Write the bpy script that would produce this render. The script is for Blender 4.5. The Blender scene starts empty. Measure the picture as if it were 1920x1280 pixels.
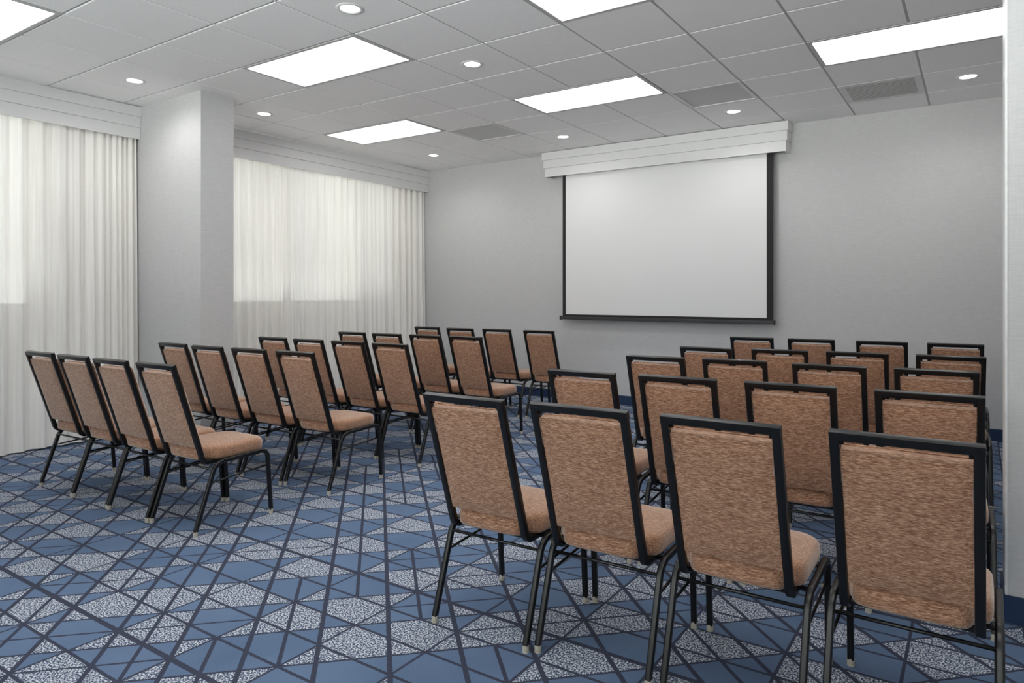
import bpy, bmesh, math, random
from mathutils import Vector, Matrix
random.seed(7)
sc = bpy.context.scene
COL = sc.collection
PI = math.pi
T = 0.6096                      # ceiling module
HC = 2.990                      # ceiling height
XL, XR, YF, YB = -1.36, 6.25, -3.75, 5.37   # room: window wall, right wall, wall behind the camera, screen wall

# ------------------------------------------------------------------ helpers
def obj(name, bm, mat, parent=None, smooth=False, angle=None):
    me = bpy.data.meshes.new(name)
    bmesh.ops.recalc_face_normals(bm, faces=bm.faces[:])
    bm.to_mesh(me); bm.free()
    for m in (mat if isinstance(mat, (list, tuple)) else [mat]):
        me.materials.append(m)
    if smooth:
        for p in me.polygons: p.use_smooth = True
        if angle is not None:
            me.set_sharp_from_angle(angle=math.radians(angle))
    o = bpy.data.objects.new(name, me); COL.objects.link(o)
    if parent: o.parent = parent
    return o

def empty(name, loc, rz=0):
    o = bpy.data.objects.new(name, None); COL.objects.link(o)
    o.location = loc; o.rotation_euler = (0, 0, rz); o.empty_display_size = 0.1
    return o

def tag(o, label, cat, group=None, kind=None):
    o['label'] = label; o['category'] = cat
    if group: o['group'] = group
    if kind: o['kind'] = kind
    return o

def struct(name, bm, mat, label=None, cat=None, **k):
    o = obj(name, bm, mat, **k); o['kind'] = 'structure'
    if label: o['label'] = label
    if cat: o['category'] = cat
    return o

def box(bm, x0, y0, z0, x1, y1, z1, mi=0, M=None):
    vs = [bm.verts.new((x, y, z)) for x in (x0, x1) for y in (y0, y1) for z in (z0, z1)]
    if M is not None:
        for v in vs: v.co = M @ v.co
    fs = []
    for q in ((0, 1, 3, 2), (4, 6, 7, 5), (0, 4, 5, 1), (2, 3, 7, 6), (0, 2, 6, 4), (1, 5, 7, 3)):
        f = bm.faces.new([vs[i] for i in q]); f.material_index = mi; fs.append(f)
    return fs

def bevbox(x0, y0, z0, x1, y1, z1, b, seg=3, M=None):
    bm = bmesh.new(); box(bm, x0, y0, z0, x1, y1, z1)
    bmesh.ops.recalc_face_normals(bm, faces=bm.faces[:])
    bmesh.ops.bevel(bm, geom=bm.edges[:], offset=b, segments=seg, profile=0.6, affect='EDGES')
    if M is not None: bmesh.ops.transform(bm, matrix=M, verts=bm.verts[:])
    return bm

def sweep(bm, pts, w, h, r=None, n=3, side=Vector((1, 0, 0)), caps=True):
    """rounded-rectangle tube; w is measured along 'side', h across it"""
    pts = [Vector(p) for p in pts]
    r = min(w, h) * 0.28 if r is None else r
    prof = []
    for cx, cy, a0 in ((w/2-r, h/2-r, 0), (-w/2+r, h/2-r, 90), (-w/2+r, -h/2+r, 180), (w/2-r, -h/2+r, 270)):
        for k in range(n+1):
            a = math.radians(a0 + 90*k/n)
            prof.append((cx + r*math.cos(a), cy + r*math.sin(a)))
    rings = []
    for i, p in enumerate(pts):
        if i == 0: t = pts[1]-p
        elif i == len(pts)-1: t = p-pts[i-1]
        else: t = (pts[i+1]-p).normalized() + (p-pts[i-1]).normalized()
        t.normalize()
        s = (side - t*side.dot(t)).normalized(); u = t.cross(s)
        rings.append([bm.verts.new(p + s*a + u*b) for a, b in prof])
    m = len(prof)
    for A, B in zip(rings, rings[1:]):
        for k in range(m):
            bm.faces.new((A[k], A[(k+1) % m], B[(k+1) % m], B[k]))
    if caps:
        bm.faces.new(rings[0][::-1]); bm.faces.new(rings[-1])

def rod(bm, pts, r, n=10, side=Vector((1, 0, 0))):
    sweep(bm, pts, 2*r, 2*r, r=r*0.999, n=max(2, n//4), side=side)

def fillet(pts, radii, n=6):
    """round the inner corners of a polyline"""
    pts = [Vector(p) for p in pts]; out = [pts[0]]
    for i in range(1, len(pts)-1):
        a, b, c = pts[i-1], pts[i], pts[i+1]; r = radii[i-1]
        u = (a-b).normalized(); v = (c-b).normalized()
        ang = u.angle(v); d = r/math.tan(ang/2)
        p0, p1 = b+u*d, b+v*d
        cen = b + (u+v).normalized()*(r/math.sin(ang/2))
        for k in range(n+1):
            q = p0.lerp(p1, k/n); out.append(cen + (q-cen).normalized()*r)
    out.append(pts[-1]); return out

def disc(bm, c, r, z0, z1, n=32, r2=None):
    r2 = r if r2 is None else r2
    A = [bm.verts.new((c[0]+r*math.cos(2*PI*k/n), c[1]+r*math.sin(2*PI*k/n), z0)) for k in range(n)]
    B = [bm.verts.new((c[0]+r2*math.cos(2*PI*k/n), c[1]+r2*math.sin(2*PI*k/n), z1)) for k in range(n)]
    for k in range(n): bm.faces.new((A[k], A[(k+1) % n], B[(k+1) % n], B[k]))
    bm.faces.new(A[::-1]); bm.faces.new(B)

# ------------------------------------------------------------------ materials
def lin(c):
    c = c/255.0
    return c/12.92 if c <= 0.04045 else ((c+0.055)/1.055)**2.4
def rgb(r, g, b): return (lin(r), lin(g), lin(b), 1)

class NT:
    def __init__(s, name):
        s.m = bpy.data.materials.new(name); s.m.use_nodes = True
        s.t = s.m.node_tree; s.t.nodes.clear()
        s.out = s.t.nodes.new('ShaderNodeOutputMaterial')
    def n(s, typ, ins=None, **at):
        nd = s.t.nodes.new(typ)
        for k, v in at.items(): setattr(nd, k, v)
        for k, v in (ins or {}).items(): s.put(nd.inputs[k], v)
        return nd
    def put(s, sock, v):
        if isinstance(v, bpy.types.NodeSocket): s.t.links.new(v, sock)
        elif v is not None: sock.default_value = v
    def math(s, op, a, b=None, c=None):
        nd = s.t.nodes.new('ShaderNodeMath'); nd.operation = op
        s.put(nd.inputs[0], a)
        if b is not None: s.put(nd.inputs[1], b)
        if c is not None: s.put(nd.inputs[2], c)
        return nd.outputs[0]
    def pos(s): return s.n('ShaderNodeNewGeometry').outputs['Position']
    def objc(s): return s.n('ShaderNodeTexCoord').outputs['Object']
    def mapp(s, vec, scale=(1, 1, 1), rot=(0, 0, 0), loc=(0, 0, 0)):
        return s.n('ShaderNodeMapping', {'Vector': vec, 'Scale': scale, 'Rotation': rot, 'Location': loc}).outputs[0]
    def noise(s, vec, scale, detail=2, rough=0.5):
        return s.n('ShaderNodeTexNoise', {'Vector': vec, 'Scale': scale, 'Detail': detail, 'Roughness': rough}).outputs['Fac']
    def ramp(s, fac, stops, interp='LINEAR'):
        nd = s.n('ShaderNodeValToRGB', {'Fac': fac}); cr = nd.color_ramp; cr.interpolation = interp
        while len(cr.elements) > 1: cr.elements.remove(cr.elements[-1])
        cr.elements[0].position, cr.elements[0].color = stops[0]
        for p, c in stops[1:]:
            e = cr.elements.new(p); e.color = c
        return nd.outputs['Color']
    def mix(s, f, a, b, mode='MIX'):
        nd = s.n('ShaderNodeMix', data_type='RGBA', blend_type=mode)
        s.put(nd.inputs[0], f); s.put(nd.inputs[6], a); s.put(nd.inputs[7], b)
        return nd.outputs[2]
    def bump(s, h, strength=0.2, dist=0.01):
        return s.n('ShaderNodeBump', {'Height': h, 'Strength': strength, 'Distance': dist}).outputs[0]
    def surf(s, col, rough=0.6, metal=0, spec=0.5, normal=None, **k):
        ins = {'Base Color': col, 'Roughness': rough, 'Metallic': metal, 'Specular IOR Level': spec}
        if normal is not None: ins['Normal'] = normal
        ins.update(k)
        b = s.n('ShaderNodeBsdfPrincipled', ins)
        s.t.links.new(b.outputs[0], s.out.inputs['Surface']); return s.m

def mat_simple(name, c, rough=0.6, metal=0, spec=0.5, var=0.04, scale=30, bump=0.0):
    t = NT(name); p = t.pos(); nz = t.noise(p, scale, 3)
    c2 = tuple(min(1, v*(1+var)) for v in c[:3])+(1,); c1 = tuple(v*(1-var) for v in c[:3])+(1,)
    col = t.ramp(nz, [(0.3, c1), (0.7, c2)])
    nrm = t.bump(nz, bump, 0.002) if bump else None
    return t.surf(col, rough, metal, spec, nrm)

def mat_wall():
    t = NT('linen_wallpaper'); p = t.pos()
    h = t.noise(t.mapp(p, (14, 14, 260)), 1, 3, .6); v = t.noise(t.mapp(p, (170, 170, 10)), 1, 3, .6)
    f = t.math('MULTIPLY_ADD', h, 0.72, t.math('MULTIPLY', v, 0.28))
    col = t.ramp(f, [(0.35, rgb(191, 191, 192)), (0.65, rgb(204, 204, 204))])
    return t.surf(col, 0.75, spec=0.25, normal=t.bump(f, 0.12, 0.002))

def mat_ceiling():
    t = NT('ceiling_tile_mineral'); p = t.pos()
    n1 = t.noise(p, 160, 3, .7); n2 = t.noise(p, 1.2, 2)
    col = t.ramp(n1, [(0.3, rgb(238, 238, 238)), (0.6, rgb(248, 248, 248))])
    return t.surf(col, 0.9, spec=0.1, normal=t.bump(n1, 0.25, 0.002))

def mat_fabric():
    """heathered tan upholstery with short horizontal streaks"""
    t = NT('heathered_tan_fabric'); p = t.objc()
    p2 = t.mapp(p, (38, 260, 330)); p3 = t.mapp(p, (90, 500, 620))
    a = t.noise(p2, 1, 3, .65); b = t.noise(p3, 1, 2, .6); c = t.noise(p, 9, 2)
    f = t.math('ADD', t.math('MULTIPLY', a, .55), t.math('ADD', t.math('MULTIPLY', b, .4), t.math('MULTIPLY', c, .05)))
    col = t.ramp(f, [(0.38, rgb(112, 74, 55)), (0.49, rgb(158, 114, 88)), (0.60, rgb(206, 166, 138))])
    return t.surf(col, 0.85, spec=0.2, normal=t.bump(f, 0.35, 0.002), **{'Sheen Weight': 0.75, 'Sheen Roughness': 0.45, 'Sheen Tint': (1, .93, .86, 1)})

def mat_black():
    t = NT('black_powder_coat'); n = t.noise(t.pos(), 350, 2)
    col = t.ramp(n, [(0.3, rgb(9, 9, 10)), (0.7, rgb(16, 16, 17))])
    return t.surf(col, 0.33, spec=0.5, normal=t.bump(n, 0.08, 0.001))

def mat_carpet():
    t = NT('geometric_carpet'); p = t.pos(); M = t.math
    sx = t.n('ShaderNodeSeparateXYZ', {0: p})
    # slightly fuzzy edges of the woven lines
    w = t.n('ShaderNodeTexNoise', {'Vector': p, 'Scale': 260.0, 'Detail': 1.0}).outputs['Color']
    sw = t.n('ShaderNodeSeparateXYZ', {0: w})
    X = M('ADD', sx.outputs[0], M('MULTIPLY', M('SUBTRACT', sw.outputs[0], .5), .004))
    Y = M('ADD', sx.outputs[1], M('MULTIPLY', M('SUBTRACT', sw.outputs[1], .5), .004))
    AX, BY = 0.3575, 0.1787
    u = M('DIVIDE', M('SUBTRACT', X, 2.523), AX)          # vertical lines at integers
    v = M('DIVIDE', M('SUBTRACT', Y, 0.095), BY)          # horizontal lines at integers
    c1 = M('ADD', M('MULTIPLY', u, 2), v)                  # diagonals
    c2 = M('SUBTRACT', M('MULTIPLY', u, 2), v)
    def white(a, b, c=0.0):
        cv = t.n('ShaderNodeCombineXYZ', {0: a, 1: b, 2: c}).outputs[0]
        return t.n('ShaderNodeTexWhiteNoise', {'Vector': cv}, noise_dimensions='3D').outputs['Value']
    def dist(q, period, unit):
        """distance in metres to the nearest multiple of period"""
        fr = M('FRACT', M('ADD', M('DIVIDE', q, period), .5))
        return M('MULTIPLY', M('ABSOLUTE', M('SUBTRACT', fr, .5)), unit*period)
    def line(d, wid): return M('LESS_THAN', d, wid)
    rnd = lambda q: M('FLOOR', M('ADD', q, .5))
    fl = lambda q: M('FLOOR', q)
    # horizontals, thicker on every fourth one
    k = M('LESS_THAN', M('ABSOLUTE', M('SUBTRACT', M('MODULO', M('ADD', M('SUBTRACT', rnd(v), 1), 400), 5), 0)), .5)
    L = line(dist(v, 1, BY), M('ADD', .0065, M('MULTIPLY', k, .0045)))
    # verticals
    L = M('MAXIMUM', L, line(dist(u, 1, AX), .0055))
    # rising diagonals: even ones run through, odd ones come and go in places
    du = BY/math.sqrt(2)
    L = M('MAXIMUM', L, line(dist(c1, 2, du), .0092))
    odd = M('GREATER_THAN', white(rnd(c1), fl(M('DIVIDE', v, 3)), 3.7), .55)
    L = M('MAXIMUM', L, M('MULTIPLY', line(dist(c1, 1, du), .0075), odd))
    # falling diagonals
    dodd = dist(M('SUBTRACT', c2, 1), 2, du)
    L = M('MAXIMUM', L, line(dodd, .0055))
    ev = M('GREATER_THAN', white(rnd(c2), fl(M('DIVIDE', v, 2)), 9.1), .72)
    L = M('MAXIMUM', L, M('MULTIPLY', line(dist(c2, 1, du), .0055), ev))
    # facets: speckled or plain
    k2 = fl(M('MULTIPLY', M('ADD', v, 1), .5))
    edge = M('SUBTRACT', M('ADD', M('MULTIPLY', fl(u), 2), 1), M('MULTIPLY', k2, 2))
    base = M('LESS_THAN', c2, edge)
    flip = M('GREATER_THAN', white(fl(u), k2, fl(M('MULTIPLY', c1, .5))), .76)
    cell = M('ABSOLUTE', M('SUBTRACT', base, flip))
    sp = t.n('ShaderNodeTexNoise', {'Vector': p, 'Scale': 150.0, 'Detail': 1.0, 'Roughness': .5}).outputs['Fac']
    speck = t.ramp(sp, [(.43, rgb(60, 72, 98)), (.50, rgb(118, 128, 146)), (.57, rgb(200, 205, 212))])
    n2 = t.noise(p, 330, 2); n3 = t.noise(p, 2.5, 2)
    blue = t.ramp(M('ADD', M('MULTIPLY', n2, .55), M('MULTIPLY', n3, .45)), [(.35, rgb(84, 103, 131)), (.65, rgb(103, 122, 150))])
    col = t.mix(cell, blue, speck)
    ln = t.ramp(n2, [(.3, rgb(48, 52, 68)), (.7, rgb(72, 76, 92))])
    col = t.mix(L, col, ln)
    return t.surf(col, 0.95, spec=0.1, normal=t.bump(n2, 0.3, 0.003))

def mat_emit(name, c, s, streak=False):
    t = NT(name)
    st = s
    if streak:
        y = t.n('ShaderNodeSeparateXYZ', {0: t.objc()}).outputs[1]
        w = t.math('COSINE', t.math('MULTIPLY', y, 4*PI/0.56))
        st = t.math('MULTIPLY', t.math('ADD', t.math('MULTIPLY', w, -.06), 1.0), s)
    e = t.n('ShaderNodeEmission', {'Color': c, 'Strength': st})
    t.t.links.new(e.outputs[0], t.out.inputs['Surface']); return t.m

def mat_sheer():
    t = NT('sheer_curtain_fabric'); p = t.pos()
    wv = t.noise(t.mapp(p, (900, 900, 900)), 1, 1)
    vs = t.noise(t.mapp(p, (60, 60, 1.2)), 1, 3, .6)
    col = t.ramp(vs, [(.3, rgb(240, 237, 231)), (.7, rgb(252, 250, 246))])
    d = t.n('ShaderNodeBsdfDiffuse', {'Color': col}); tr = t.n('ShaderNodeBsdfTranslucent', {'Color': col})
    tp = t.n('ShaderNodeBsdfTransparent', {'Color': (1, 1, 1, 1)})
    m1 = t.n('ShaderNodeMixShader', {0: .05}); t.t.links.new(d.outputs[0], m1.inputs[1]); t.t.links.new(tr.outputs[0], m1.inputs[2])
    m2 = t.n('ShaderNodeMixShader', {0: .02}); t.t.links.new(m1.outputs[0], m2.inputs[1]); t.t.links.new(tp.outputs[0], m2.inputs[2])
    t.t.links.new(m2.outputs[0], t.out.inputs['Surface']); return t.m

def mat_glass():
    t = NT('window_glass')
    tp = t.n('ShaderNodeBsdfTransparent', {'Color': (.93, .96, .95, 1)}); g = t.n('ShaderNodeBsdfGlossy', {'Roughness': .03})
    fr = t.n('ShaderNodeFresnel', {'IOR': 1.45})
    m = t.n('ShaderNodeMixShader'); t.t.links.new(fr.outputs[0], m.inputs[0])
    t.t.links.new(tp.outputs[0], m.inputs[1]); t.t.links.new(g.outputs[0], m.inputs[2])
    t.t.links.new(m.outputs[0], t.out.inputs['Surface']); return t.m

WALL = mat_wall(); CEIL = mat_ceiling(); CARPET = mat_carpet(); FAB = mat_fabric(); BLACK = mat_black()
GRID = mat_simple('ceiling_grid_enamel', rgb(176, 176, 176), .5)
LFRAME = mat_simple('light_frame_enamel', rgb(186, 186, 186), .5)
WHITE = mat_simple('white_valance_paint', rgb(226, 226, 226), .38, spec=.5, var=.015, scale=8)
TRIM = mat_simple('white_metal_trim', rgb(225, 225, 225), .35)
BASE = mat_simple('navy_rubber_baseboard', rgb(30, 52, 84), .5, var=.08)
SHEER = mat_sheer(); GLASS = mat_glass()
SCREEN = mat_simple('matte_screen_fabric', rgb(232, 232, 232), .8, spec=.1, var=.006, scale=3)
SCBLK = mat_simple('screen_black_border', rgb(46, 46, 47), .7, spec=.2)
BARBLK = mat_simple('black_bar_metal', rgb(54, 54, 55), .45)
GLIDE = mat_simple('clear_nylon_glide', rgb(188, 182, 168), .3, spec=.6)
FRAMEW = mat_simple('window_frame_aluminium', rgb(150, 150, 148), .4, metal=.4)
VENT = mat_simple('vent_grey_enamel', rgb(215, 215, 215), .5)
VENTD = mat_simple('vent_perforated_face', rgb(205, 205, 205), .7, var=.12, scale=220)
PANEL = mat_emit('fluorescent_lens', (1, 1, 1, 1), 3.3, True)
LENS = mat_emit('downlight_lens', (1, .99, .97, 1), 14)
OUTW = mat_simple('outdoor_pale_render', rgb(205, 203, 198), .9)
OUTG = mat_simple('outdoor_grey_paving', rgb(150, 150, 146), .9)

# ------------------------------------------------------------------ shell
bm = bmesh.new(); box(bm, XL-.1, YF-.1, -.12, XR+.1, YB+.1, 0)
struct('floor', bm, CARPET, 'blue carpet of dark crossing lines with speckled and plain facets', 'floor')
bm = bmesh.new(); box(bm, XL-.1, YB, 0, XR+.1, YB+.12, 3.15); struct('wall_back', bm, WALL, 'light grey textured wall behind the projection screen', 'wall')
bm = bmesh.new(); box(bm, XR, YF-.1, 0, XR+.12, YB, 3.15); struct('wall_right', bm, WALL)
W3 = (0.9, 6.15, 1.10, 2.85)  # unseen window opening, added to light the ceiling and camera-facing surfaces
bm = bmesh.new(); box(bm, XL-.16, YF-.12, 0, W3[0], YF, 3.15); box(bm, W3[1], YF-.12, 0, XR+.12, YF, 3.15)
box(bm, W3[0], YF-.12, 0, W3[1], YF, W3[2]); box(bm, W3[0], YF-.12, W3[3], W3[1], YF, 3.15)
struct('wall_front', bm, WALL)
bm = bmesh.new(); box(bm, W3[0], YF-.10, W3[2], W3[1], YF-.04, W3[2]+.05); box(bm, W3[0], YF-.10, W3[3]-.05, W3[1], YF-.04, W3[3])
for k in range(4):
    x = W3[0]+.025+(W3[1]-W3[0]-.05)*k/3; box(bm, x-.025, YF-.10, W3[2]+.05, x+.025, YF-.04, W3[3]-.05)
w3 = struct('added_fill_window', bm, FRAMEW)
bm = bmesh.new(); box(bm, W3[0]+.05, YF-.075, W3[2]+.05, W3[1]-.05, YF-.068, W3[3]-.05); obj('window_pane', bm, GLASS, w3)
W2 = (1.78, 4.72, 1.15, 2.80); W1 = (-3.35, 0.64, 1.15, 2.80)        # window openings y0,y1,z0,z1
bm = bmesh.new(); x0, x1 = XL-.16, XL
ys = [YF, W1[0], W1[1], W2[0], W2[1], YB+.12]
for k in (0, 2, 4): box(bm, x0, ys[k], 0, x1, ys[k+1], 3.15)
for w in (W1, W2):
    box(bm, x0, w[0], 0, x1, w[1], w[2]); box(bm, x0, w[0], w[3], x1, w[1], 3.15)
struct('wall_left', bm, WALL)
def window(name, w, nm):
    bm = bmesh.new(); y0, y1, z0, z1 = w; a, b = XL-.12, XL-.06
    box(bm, a, y0, z0, b, y0+.05, z1); box(bm, a, y1-.05, z0, b, y1, z1)
    box(bm, a, y0, z0, b, y1, z0+.05); box(bm, a, y0, z1-.05, b, y1, z1)
    for k in range(1, nm):
        y = y0+(y1-y0)*k/nm; box(bm, a, y-.03, z0, b, y+.03, z1)
    o = struct(name, bm, FRAMEW)
    bm = bmesh.new(); box(bm, XL-.095, y0+.05, z0+.05, XL-.088, y1-.05, z1-.05); obj('window_pane', bm, GLASS, o)
window('window_1', W1, 3); window('window_2', W2, 2)

# column between the two bays, pier on the right, baseboards
bm = bmesh.new(); box(bm, XL, 1.373, 0, -.157, 1.68, HC)
col_l = struct('column_left', bm, WALL, 'grey papered column between the two curtained windows', 'column')
PX = 5.329
bm = bmesh.new(); box(bm, PX, 1.367, 0, XR, 1.64, HC)
pier = struct('column_right', bm, WALL, 'grey papered pier at the right edge of the picture', 'column')
bm = bmesh.new(); box(bm, PX-.004, 1.363, .105, PX+.004, 1.367, HC); box(bm, PX-.004, 1.367, .105, PX, 1.644, HC)
obj('side_trim', bm, TRIM, pier)
def baseb(name, *bs):
    bm = bmesh.new()
    for b in bs: box(bm, b[0], b[1], 0, b[2], b[3], .105)
    bmesh.ops.bevel(bm, geom=[e for e in bm.edges if all(abs(v.co.z-.105) < 1e-4 for v in e.verts)], offset=.004, segments=2, affect='EDGES')
    struct(name, bm, BASE)
baseb('baseboard_back', (XL, YB-.012, XR-.012, YB))
baseb('baseboard_right', (XR-.012, 1.652, XR, YB-.012))
baseb('baseboard_pier', (PX-.012, 1.355, XR, 1.367), (PX-.012, 1.367, PX, 1.652), (PX-.012, 1.64, XR, 1.652))
baseb('baseboard_column', (XL, 1.361, -.145, 1.373), (-.157, 1.373, -.145, 1.692), (XL, 1.68, -.145, 1.692))
baseb('baseboard_left', (XL, YF, XL+.012, 1.36), (XL, 1.692, XL+.012, YB-.012))

# ------------------------------------------------------------------ ceiling
LIGHTS = [(-1, -1), (1, 2), (5, 2), (3, 5), (-1, 5), (7, 5), (3, -1), (7, -1), (1, -4), (5, -4)]  # out-of-frame panels at the end of the list are added for brightness
VENTS = [(5, 6), (1, 6), (7, 7)]
skip = {(i+a, j) for i, j in LIGHTS for a in (0, 1)} | set(VENTS)
bm = bmesh.new()
box(bm, XL-.1, YF-.1, HC+.011, XR+.1, YB+.1, HC+.09, 1)
g = .0075
i0, i1 = math.floor(XL/T), math.ceil(XR/T); j0, j1 = math.floor(YF/T), math.ceil(YB/T)
for i in range(i0, i1):
    for j in range(j0, j1):
        if (i, j) in skip: continue
        a, b = max(i*T+g, XL), min((i+1)*T-g, XR); c, d = max(j*T+g, YF), min((j+1)*T-g, YB)
        if b-a < .02 or d-c < .02: continue
        f = box(bm, a, c, HC, b, d, HC+.012, 0)
        bot = [e for e in f[4].edges]
        bmesh.ops.bevel(bm, geom=bot, offset=.003, segments=1, affect='EDGES')
# exposed grid face between the tiles, a little above them
for i in range(i0+1, i1): box(bm, i*T-.007, YF, HC+.006, i*T+.007, YB, HC+.0115, 1)
for j in range(j0+1, j1): box(bm, XL, j*T-.007, HC+.0062, XR, j*T+.007, HC+.0115, 1)
struct('ceiling', bm, [CEIL, GRID], 'white suspended ceiling of square mineral tiles', 'ceiling')

def ceiling_light(i, j, lab):
    cx, cy = (i+1)*T, (j+.5)*T
    o = empty('ceiling_light', (cx, cy, HC))
    hx, hy = T-.006, T/2-.006; b = .026
    bm = bmesh.new()
    for q in ((-hx, -hy, hx, -hy+b), (-hx, hy-b, hx, hy), (-hx, -hy+b, -hx+b, hy-b), (hx-b, -hy+b, hx, hy-b)):
        box(bm, q[0], q[1], -.003, q[2], q[3], .011)
    obj('light_frame', bm, LFRAME, o)
    bm = bmesh.new(); box(bm, -hx+b, -hy+b, .001, hx-b, hy-b, .010)
    obj('diffuser', bm, PANEL, o)
    tag(o, lab, 'ceiling light', 'rectangular fluorescent ceiling lights')
LL = ['bright rectangular ceiling light cut by the top left corner of the picture',
      'large rectangular ceiling light above the left column',
      'rectangular ceiling light cut by the top edge of the picture',
      'long rectangular ceiling light in front of the projection screen',
      'smallest rectangular ceiling light, near the far window valance',
      'rectangular ceiling light cut by the pier at upper right',
      'added unseen ceiling light behind the top edge, over the aisle',
      'added unseen ceiling light over the camera side, beside the right wall',
      'added unseen ceiling light at the rear of the room by the windows',
      'added unseen ceiling light at the rear of the room over the middle']
for (i, j), lab in zip(LIGHTS, LL): ceiling_light(i, j, lab)

def downlight(u, v, lab):
    o = empty('downlight', (u*T, v*T, HC))
    bm = bmesh.new(); n = 40
    prof = [(.054, .0005), (.062, -.006), (.078, -.005), (.084, -.0005)]
    rings = [[bm.verts.new((r*math.cos(2*PI*k/n), r*math.sin(2*PI*k/n), z)) for k in range(n)] for r, z in prof]
    for A, B in zip(rings, rings[1:]):
        for k in range(n): bm.faces.new((A[k], A[(k+1) % n], B[(k+1) % n], B[k]))
    obj('trim_ring', bm, TRIM, o, smooth=True)
    bm = bmesh.new(); disc(bm, (0, 0), .057, -.0015, 0); obj('lens', bm, LENS, o)
    l = bpy.data.lights.new('downlight_lamp', 'SPOT'); l.energy = DL; l.spot_size = math.radians(160); l.spot_blend = .7
    l.shadow_soft_size = .045; l.color = (1, .985, .96)
    lo = bpy.data.objects.new('downlight_lamp', l); COL.objects.link(lo); lo.parent = o; lo.location = (0, 0, -.012)
    tag(o, lab, 'downlight', 'round recessed downlights')
DL = 11
for u, v, lab in [(3.48, 1.51, 'round downlight nearest the top edge of the picture'),
                  (3.48, 3.49, 'round downlight between the two largest rectangular ceiling lights'),
                  (-.6, 1.53, 'round downlight above the near curtain, left of the column'),
                  (-.62, 3.53, 'round downlight just right of the left column'),
                  (2.46, 7.5, 'round downlight above the left end of the screen valance'),
                  (-.54, 7.48, 'round downlight in the far corner beside the window valance'),
                  (5.48, 7.48, 'round downlight above the right end of the screen valance'),
                  (8.49, 7.45, 'round downlight beside the pier at upper right')]:
    downlight(u, v, lab)
for u, v, lab in [(8.5, 0.5, 'added unseen downlight above the right block of chairs, over the frame'),
                  (3.5, -1.5, 'added unseen downlight over the rear aisle behind the picture')]:
    downlight(u, v, lab)  # unseen downlights, added to raise the light level

def air_vent(i, j, lab, louvre):
    cx, cy = (i+.5)*T, (j+.5)*T; o = empty('air_vent', (cx, cy, HC)); h = T/2-.006
    b = .03 if not louvre else .05
    bm = bmesh.new()
    for q in ((-h, -h, h, -h+b), (-h, h-b, h, h), (-h, -h+b, -h+b, h-b), (h-b, -h+b, h, h-b)):
        box(bm, q[0], q[1], -.002, q[2], q[3], .011)
    obj('vent_frame', bm, VENT, o)
    bm = bmesh.new(); box(bm, -h+b, -h+b, .006, h-b, h-b, .010); obj('vent_face', bm, VENTD, o)
    if louvre:
        bm = bmesh.new()
        for k in range(16):
            y = -h+b+.012+k*(2*h-2*b-.02)/15
            M = Matrix.Translation((0, y, .001)) @ Matrix.Rotation(math.radians(35), 4, 'X')
            box(bm, -h+b, -.009, -.001, h-b, .009, .001, 0, M)
        obj('vent_louvres', bm, VENT, o)
    tag(o, lab, 'air vent')
air_vent(5, 6, 'square grey perforated ceiling vent beside the light nearest the screen', False)
air_vent(1, 6, 'square grey perforated ceiling vent left of centre, beside the smallest ceiling light', False)
air_vent(7, 7, 'square framed return air grille at upper right, against the screen wall', True)

# ------------------------------------------------------------------ valances, curtains
def valance(name, kind, lab, cat, tiers, build):
    o = empty(name, (0, 0, 0))
    for k, (z0, z1) in enumerate(tiers):
        bm = bmesh.new(); build(bm, k, z0, z1); obj('valance_board', bm, WHITE, o)
    return tag(o, lab, cat)
TI = [(2.893, HC-.007), (2.797, 2.892), (2.692, 2.796)]
def wv(y0, y1):
    def f(bm, k, z0, z1):
        x = -1.090-.011*k
        for fc in (box(bm, x-.015, y0, z0, x, y1, z1),): pass
    return f
valance('window_valance', 'v', 'white three-tier valance above the near curtain at left', 'valance', TI, wv(YF+.02, 1.371))
valance('window_valance', 'v', 'white three-tier valance above the far curtained window', 'valance', TI, wv(1.682, 5.368))
def sv(bm, k, z0, z1):
    y = 5.166+.012*k; xa, xb = .862+.016*k, 3.696-.012*k; th = .02; yb = YB-.001
    box(bm, xa, y, z0, xb, y+th, z1)
    box(bm, xa, y+th, z0, xa+th, yb, z1); box(bm, xb-th, y+th, z0, xb, yb, z1)
valance('screen_valance', 'v', 'white three-tier boxed valance over the projection screen', 'valance', TI, sv)
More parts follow.
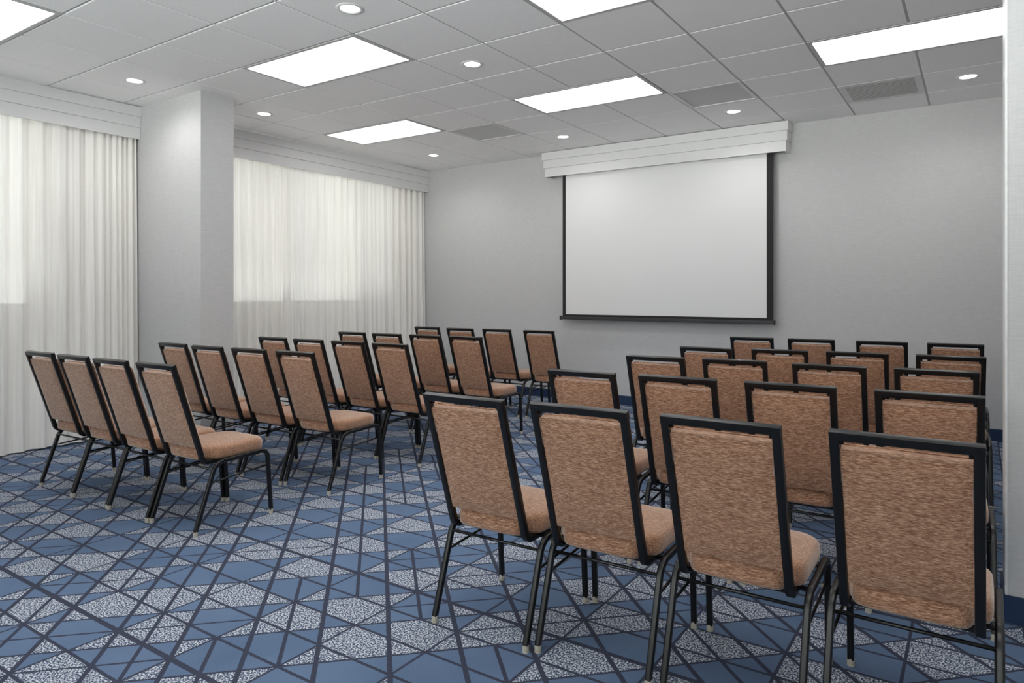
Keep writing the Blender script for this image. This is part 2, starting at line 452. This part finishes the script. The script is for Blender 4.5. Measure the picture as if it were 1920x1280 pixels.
# curtain rods inside the valances and header tapes
def curtain(y0, y1, lab, seed, panels):
    rnd = random.Random(seed)
    o = empty('sheer_curtain', (-1.15, (y0+y1)/2, 0))
    L = y1-y0; ny = int(L/0.0085); nz = 34
    # fold phase: irregular spacing, tight at the heading
    ph = [0.0]; wl = .115
    for k in range(ny):
        yy = y0+L*k/ny
        wl2 = wl*(1+.45*math.sin(yy*2.3+seed)+.25*math.sin(yy*7.1+seed*2))
        ph.append(ph[-1]+2*PI*(L/ny)/max(.045, wl2))
    amp = [.020+.010*math.sin(k*.043+seed)+.006*math.sin(k*.017*3+1) for k in range(ny+1)]
    bm = bmesh.new(); grid = []
    for a in range(nz+1):
        z = .012+(2.86-.012)*a/nz; tz = a/nz; row = []
        for k in range(ny+1):
            y = y0+L*k/ny
            drift = .35*math.sin(y*3.1+seed+tz*1.8)*(1-tz)
            s = math.sin(ph[k]+drift); s2 = math.sin(ph[k]*.37+1.3+seed-tz)
            A = amp[k]*(1.0-.25*tz)
            x = -1.165+.035*(1-tz)**1.5+A*s+.012*s2*(1-.5*tz)+.004*math.sin(ph[k]*2.7)
            yy = y+.006*math.cos(ph[k])*(1-tz)
            zz = z
            if a == 0: zz = .012+.006*math.sin(y*5+seed)**2
            row.append(bm.verts.new((min(x, -1.142+.05*(1-tz)) + 1.15, yy-(y0+y1)/2, zz)))
        grid.append(row)
    for a in range(nz):
        for k in range(ny):
            bm.faces.new((grid[a][k], grid[a][k+1], grid[a+1][k+1], grid[a+1][k]))
    cloth = obj('curtain_cloth', bm, SHEER, o, smooth=True)
    bm = bmesh.new(); rod(bm, [(-.02, y0-(y0+y1)/2, 2.875), (-.02, y1-(y0+y1)/2, 2.875)], .012); obj('curtain_track', bm, TRIM, o)
    tag(o, lab, 'curtain', 'white sheer curtains along the window wall')
curtain(-3.6, 1.355, 'white sheer floor-length curtain left of the grey column', 1.3, 4)
curtain(1.70, 5.345, 'white sheer curtain across the far window, right of the grey column', 4.1, 3)

# daylight enters through portals set in the window openings
def portal(loc, rot, sx, sy):
    l = bpy.data.lights.new('daylight_portal', 'AREA'); l.shape = 'RECTANGLE'; l.size = sx; l.size_y = sy; l.cycles.is_portal = True
    lo = bpy.data.objects.new('daylight_portal', l); COL.objects.link(lo); lo.location = loc; lo.rotation_euler = rot
portal((XL-.17, (W2[0]+W2[1])/2, (W2[2]+W2[3])/2), (0, -PI/2, 0), W2[3]-W2[2], W2[1]-W2[0])
portal((XL-.17, (W1[0]+W1[1])/2, (W1[2]+W1[3])/2), (0, -PI/2, 0), W1[3]-W1[2], W1[1]-W1[0])
portal(((W3[0]+W3[1])/2, YF-.13, (W3[2]+W3[3])/2), (PI/2, 0, 0), W3[1]-W3[0], W3[3]-W3[2])  # portal of the added window behind the camera

# ------------------------------------------------------------------ projection screen
o = empty('projection_screen', (2.31, 5.262, 0))
cx = 2.31
bm = bmesh.new(); box(bm, 1.143-cx, -.001, 1.036, 3.470-cx, .0012, 2.93); obj('screen_surface', bm, SCREEN, o)
bm = bmesh.new()
box(bm, 1.100-cx, -.0014, 1.000, 1.143-cx, .0014, 2.93); box(bm, 3.470-cx, -.0014, 1.000, 3.535-cx, .0014, 2.93)
box(bm, 1.143-cx, -.0014, 1.000, 3.470-cx, .0014, 1.036)
obj('screen_border', bm, SCBLK, o)
bm = bevbox(1.070-cx, -.014, .974, 3.546-cx, .014, 1.010, .006, 2)
obj('weight_bar', bm, BARBLK, o)
for x in (1.070-cx, 3.546-cx):
    bm = bevbox(x-.006, -.016, .970, x+.006, .016, 1.014, .003, 2); obj('bar_end_cap', bm, SCBLK, o)
bm = bmesh.new(); rod(bm, [(1.0-cx, .0, 2.935), (3.6-cx, .0, 2.935)], .035, 16, side=Vector((0, 0, 1))); obj('screen_roller', bm, TRIM, o)
for x in (1.05-cx, 3.55-cx):
    bm = bmesh.new(); box(bm, x-.015, -.02, 2.93, x+.015, .02, HC); obj('ceiling_bracket', bm, TRIM, o)
tag(o, 'large white pull-down projection screen with black border on the far wall', 'projection screen')

# ------------------------------------------------------------------ chair prototype
def cushion(w, d, h, rr, rf, nx=14, nyy=14):
    """rounded-plan seat cushion: w wide, d deep (rear at y=0), h thick, plan corner radii rear/front"""
    # rear tongue fits between the uprights, then the seat widens to the rails
    half = [(0, 0), (.075, -.001), (.118, .003), (.139, .013), (.149, .030), (.152, .046), (.160, .060), (.176, .070), (.189, .085), (.195, .11), (w/2, .15), (w/2, .20), (w/2, .25), (w/2-.001, d-rf-.02)]
    for k in range(1, 8):
        a = math.radians(90*k/8); half.append((w/2-rf+rf*math.cos(a), d-rf+rf*math.sin(a)))
    half += [(w/2-rf, d), (.06, d+.002), (0, d+.003)]
    pts = half + [(-x, y) for x, y in half[-2:0:-1]]
    c = (0, d/2)
    bm = bmesh.new()
    levels = [(0.90, .000), (.965, .003), (.99, .010), (1.0, .022), (1.0, h-.022), (.99, h-.010), (.965, h-.002), (.93, h+.003), (.80, h+.008), (.5, h+.013), (.2, h+.015)]
    rings = []
    for s, z in levels:
        rings.append([bm.verts.new((c[0]+(x-c[0])*s, c[1]+(y-c[1])*(1-(1-s)*w/d), z)) for x, y in pts])
    m = len(pts)
    for A, B in zip(rings, rings[1:]):
        for k in range(m): bm.faces.new((A[k], A[(k+1) % m], B[(k+1) % m], B[k]))
    bm.faces.new(rings[0][::-1]); bm.faces.new(rings[-1])
    return bm

LX = .2085; TUB = .0215
def make_chair():
    root = empty('banquet_chair', (0, 0, 0))
    # --- seat
    bm = cushion(.392, .412, .066, .045, .085)
    bmesh.ops.transform(bm, matrix=Matrix.Translation((0, .056, .377)), verts=bm.verts[:])
    seat = obj('seat', bm, FAB, root, smooth=True, angle=50)
    # welt round the lower edge of the seat
    # --- seat underside pan
    bm = bevbox(-.165, .10, .362, .165, .44, .378, .004, 1); obj('seat_pan', bm, BLACK, root)
    # --- back frame: uprights with the bend under the seat and the mitred top rail
    dirv = Vector((0, -.1605, .508)).normalized()
    bm = bmesh.new(); xs = .1652; tw = .0255
    for s in (-1, 1):
        p = fillet([(s*xs, .235, .3695), (s*xs, .0735, .3695), (s*xs, -.0970, .8975)], [.038], 7)
        sweep(bm, p, tw, .0245, r=.004, n=2)
    p0 = Vector((0, -.0945, .8975))
    nrm = Vector((0, dirv.z, -dirv.y))
    # top rail
    R = Matrix((Vector((1, 0, 0)), nrm, dirv)).transposed().to_4x4(); R.translation = Vector((0, -.0962, .8985))
    t_ = bevbox(-xs-tw/2-.0003, -.01245, -.0125, xs+tw/2+.0003, .01245, .0125, .003, 2, R)
    me = bpy.data.meshes.new('t'); t_.to_mesh(me); bm.from_mesh(me); t_.free(); bpy.data.meshes.remove(me)
    obj('back_frame', bm, BLACK, root, smooth=True, angle=35)
    # corner brackets
    for s in (-1, 1):
        M = R.copy(); M.translation = Vector((0, -.0962, .8985)) - dirv*.021 + nrm*.004
        bm = bevbox(s*.1475-.005, -.005, -.008, s*.1475+.005, .005, .010, .001, 1, M); obj('bracket', bm, BLACK, root)
    # --- backrest pad
    Mp = R.copy(); Mp.translation = Vector((0, .0515, .455)) ; Lp = .425
    bm = bmesh.new(); W_, D_ = .151, .040
    nz_, nx_ = 18, 12
    def pad(sgn):
        grid = []
        for a in range(nz_+1):
            row = []
            for b in range(nx_+1):
                u = -1+2*b/nx_; v = a/nz_
                e = (1-abs(u)**7)*(1-abs(2*v-1)**9)
                if sgn < 0: y = -.012-.0065*e                      # rear panel, gently crowned
                else: y = D_-.018+.020*e**.6
                row.append(bm.verts.new((u*W_, y, v*Lp)))
            grid.append(row)
        for a in range(nz_):
            for b in range(nx_): bm.faces.new((grid[a][b], grid[a][b+1], grid[a+1][b+1], grid[a+1][b]))
        return [grid[0][b] for b in range(nx_+1)]+[grid[a][nx_] for a in range(1, nz_+1)]+[grid[nz_][b] for b in range(nx_-1, -1, -1)]+[grid[a][0] for a in range(nz_-1, 0, -1)]
    A = pad(-1); B = pad(1); m = len(A)
    for k in range(m): bm.faces.new((A[k], A[(k+1) % m], B[(k+1) % m], B[k]))
    bmesh.ops.transform(bm, matrix=Mp, verts=bm.verts[:])
    back = obj('backrest', bm, FAB, root, smooth=True, angle=45)
    # piping along the top edges, front and rear
    bm = bmesh.new()
    for y in (-.0115, D_-.019):
        pts = fillet([(-W_, y, Lp-.10), (-W_, y, Lp+.001), (W_, y, Lp+.001), (W_, y, Lp-.10)], [.010, .010], 4)
        rod(bm, [Mp @ Vector(q) for q in pts], .0030, 8, side=Vector((0, 1, 0)))
    obj('piping', bm, FAB, back, smooth=True)
    # --- legs (front and rear) with glides, side rails
    for s in (-1, 1):
        full = fillet([(s*LX, 0, .022), (s*LX, .119, .3665), (s*LX, .449, .3785), (s*LX, .475, .022)], [.075, .045], 8)
        # split at the ends of the bends
        rear, rail, front = full[:10], full[9:11], full[10:]
        for nm, seq, foot in (('leg', rear, full[0]), ('leg', front, full[-1])):
            bm = bmesh.new(); sweep(bm, seq, TUB, TUB+.001, r=.0055, n=3)
            lg = obj(nm, bm, BLACK, root, smooth=True, angle=35)
            bm = bmesh.new()
            for r_, z0, z1, r2 in ((.0128, .010, .026, .0122), (.0105, .005, .010, .0115), (.0128, 0, .005, .0125)):
                disc(bm, (foot.x, foot.y), r_, z0, z1, 16, r2)
            obj('glide', bm, GLIDE, lg)
        bm = bmesh.new(); sweep(bm, rail, TUB, TUB+.001, r=.0055, n=3); obj('side_rail', bm, BLACK, root, smooth=True, angle=35)
        # side brace
        bm = bmesh.new(); rod(bm, [(s*(LX-.004), .086, .262), (s*(LX-.004), .456, .287)], .0052)
        obj('side_brace', bm, BLACK, root, smooth=True)
        bm = bmesh.new()
        M = Matrix.Translation((s*(LX-.0165), .4565, .272)) @ Matrix.Rotation(PI/2, 4, 'Y')
        disc(bm, (0, 0), .0062, -.006, .006, 14); bmesh.ops.transform(bm, matrix=M, verts=bm.verts[:])
        obj('stacking_bumper', bm, GLIDE, root)
        bm = bevbox(s*.160-.007, .072, .388, s*.160+.006, .084, .412, .003, 1)
        obj('frame_bumper', bm, GLIDE, root)
    bm = bmesh.new(); rod(bm, [(-LX+.008, .104, .331), (LX-.008, .104, .331)], .0062, side=Vector((0, 0, 1)))
    obj('rear_crossbar', bm, BLACK, root, smooth=True)
    bm = bmesh.new()
    for y in (.17, .39): box(bm, -LX+.01, y-.011, .359, LX-.01, y+.011, .366)
    obj('seat_support', bm, BLACK, root)
    return root

def copy_tree(o, parent=None):
    c = o.copy(); COL.objects.link(c); c.parent = parent
    for ch in list(o.children):
        copy_tree(ch, c)
    return c

R_ = math.radians
ROWS = {
 'L1': [(0.269,0.103,1.3), (0.715,0.105,0.8), (1.160,0.106,0.7), (1.603,0.123,0.8)],
 'L2': [(0.230,1.005,0.2), (0.703,0.985,0.5), (1.148,1.009,0.7), (1.593,1.035,1.2)],
 'L3': [(0.251,1.873,0.4), (0.706,1.874,-0.3), (1.152,1.890,-0.4), (1.600,1.894,-0.0)],
 'L4': [(0.213,2.809,0.1), (0.671,2.809,0.5), (1.117,2.839,0.7), (1.562,2.858,-0.1)],
 'L5': [(0.147,3.986,-0.8), (0.634,3.959,0.0), (1.080,4.009,0.2), (1.585,4.025,0.4)],
 'R1': [(3.684,0.114,1.2), (4.137,0.149,1.5), (4.600,0.169,0.2), (5.076,0.196,-0.6)],
 'R2': [(3.652,1.073,1.9), (4.115,1.111,2.3), (4.589,1.135,1.7), (5.080,1.154,1.1)],
 'R3': [(3.643,2.007,1.8), (4.093,2.066,2.3), (4.587,2.049,1.9), (5.064,2.092,1.3)],
 'R4': [(3.672,2.846,1.4), (4.139,2.933,2.7), (4.597,2.981,3.0), (5.097,3.020,2.6)],
 'R5': [(3.639,4.146,1.6), (4.107,4.169,1.4), (4.614,4.196,1.9), (5.096,4.220,1.9)]}
ROWN = {'1': 'row nearest camera', '2': 'second row from camera', '3': 'middle row',
        '4': 'second row from screen', '5': 'row nearest the screen'}
SEAT = {'L': ['beside the curtains', 'second from curtains', 'second from aisle', 'on the aisle'],
        'R': ['on the aisle', 'second from aisle', 'second from right', 'at far right']}
proto = make_chair(); first = True
for key, seats in ROWS.items():
    blk, rw = key
    for k, (x, y, a) in enumerate(seats):
        c = proto if first else copy_tree(proto)
        first = False
        c.location = (x, y, 0); c.rotation_euler = (0, 0, R_(a))
        tag(c, 'tan chair with black frame, %s block, %s, %s' % ({'L': 'left', 'R': 'right'}[blk], ROWN[rw], SEAT[blk][k]),
            'chair', 'banquet chairs in the %s block' % {'L': 'left', 'R': 'right'}[blk])

# ------------------------------------------------------------------ light from outside, camera, output look
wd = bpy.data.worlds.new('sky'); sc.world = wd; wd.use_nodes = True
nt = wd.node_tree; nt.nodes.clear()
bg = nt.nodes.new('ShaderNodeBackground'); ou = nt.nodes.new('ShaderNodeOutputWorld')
# pale overcast sky above the horizon, extra glow added below to light the ceiling
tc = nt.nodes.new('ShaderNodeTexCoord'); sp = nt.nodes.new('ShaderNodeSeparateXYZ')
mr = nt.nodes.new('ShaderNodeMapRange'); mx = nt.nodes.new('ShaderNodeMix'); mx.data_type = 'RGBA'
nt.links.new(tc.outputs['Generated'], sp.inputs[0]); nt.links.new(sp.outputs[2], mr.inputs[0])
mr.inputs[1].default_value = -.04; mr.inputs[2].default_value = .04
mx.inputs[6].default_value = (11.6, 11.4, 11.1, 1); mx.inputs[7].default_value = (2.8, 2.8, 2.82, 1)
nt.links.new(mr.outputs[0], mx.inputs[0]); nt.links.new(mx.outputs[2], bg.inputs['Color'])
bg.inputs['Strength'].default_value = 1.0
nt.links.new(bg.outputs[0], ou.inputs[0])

cam = bpy.data.cameras.new('camera'); co = bpy.data.objects.new('camera', cam); COL.objects.link(co)
co.location = (8.587*T, -3.212*T, 1.2843); co.rotation_euler = (PI/2, 0, .5935)
cam.sensor_fit = 'HORIZONTAL'; cam.sensor_width = 36; cam.lens = 1293/1920*36
cam.shift_y = -90/1920; cam.clip_start = .05
sc.camera = co
vs = sc.view_settings
sc.display_settings.display_device = 'sRGB'
vs.view_transform = 'Standard'; vs.look = 'None'; vs.gamma = 1; vs.use_curve_mapping = False; vs.exposure = 0.49
sc.cycles.use_denoising = True
sc.cycles.use_adaptive_sampling = True; sc.cycles.adaptive_threshold = 0.02
sc.cycles.max_bounces = 12; sc.cycles.diffuse_bounces = 7; sc.cycles.transparent_max_bounces = 16
sc.cycles.sample_clamp_indirect = 6
sc.cycles.caustics_reflective = False; sc.cycles.caustics_refractive = False
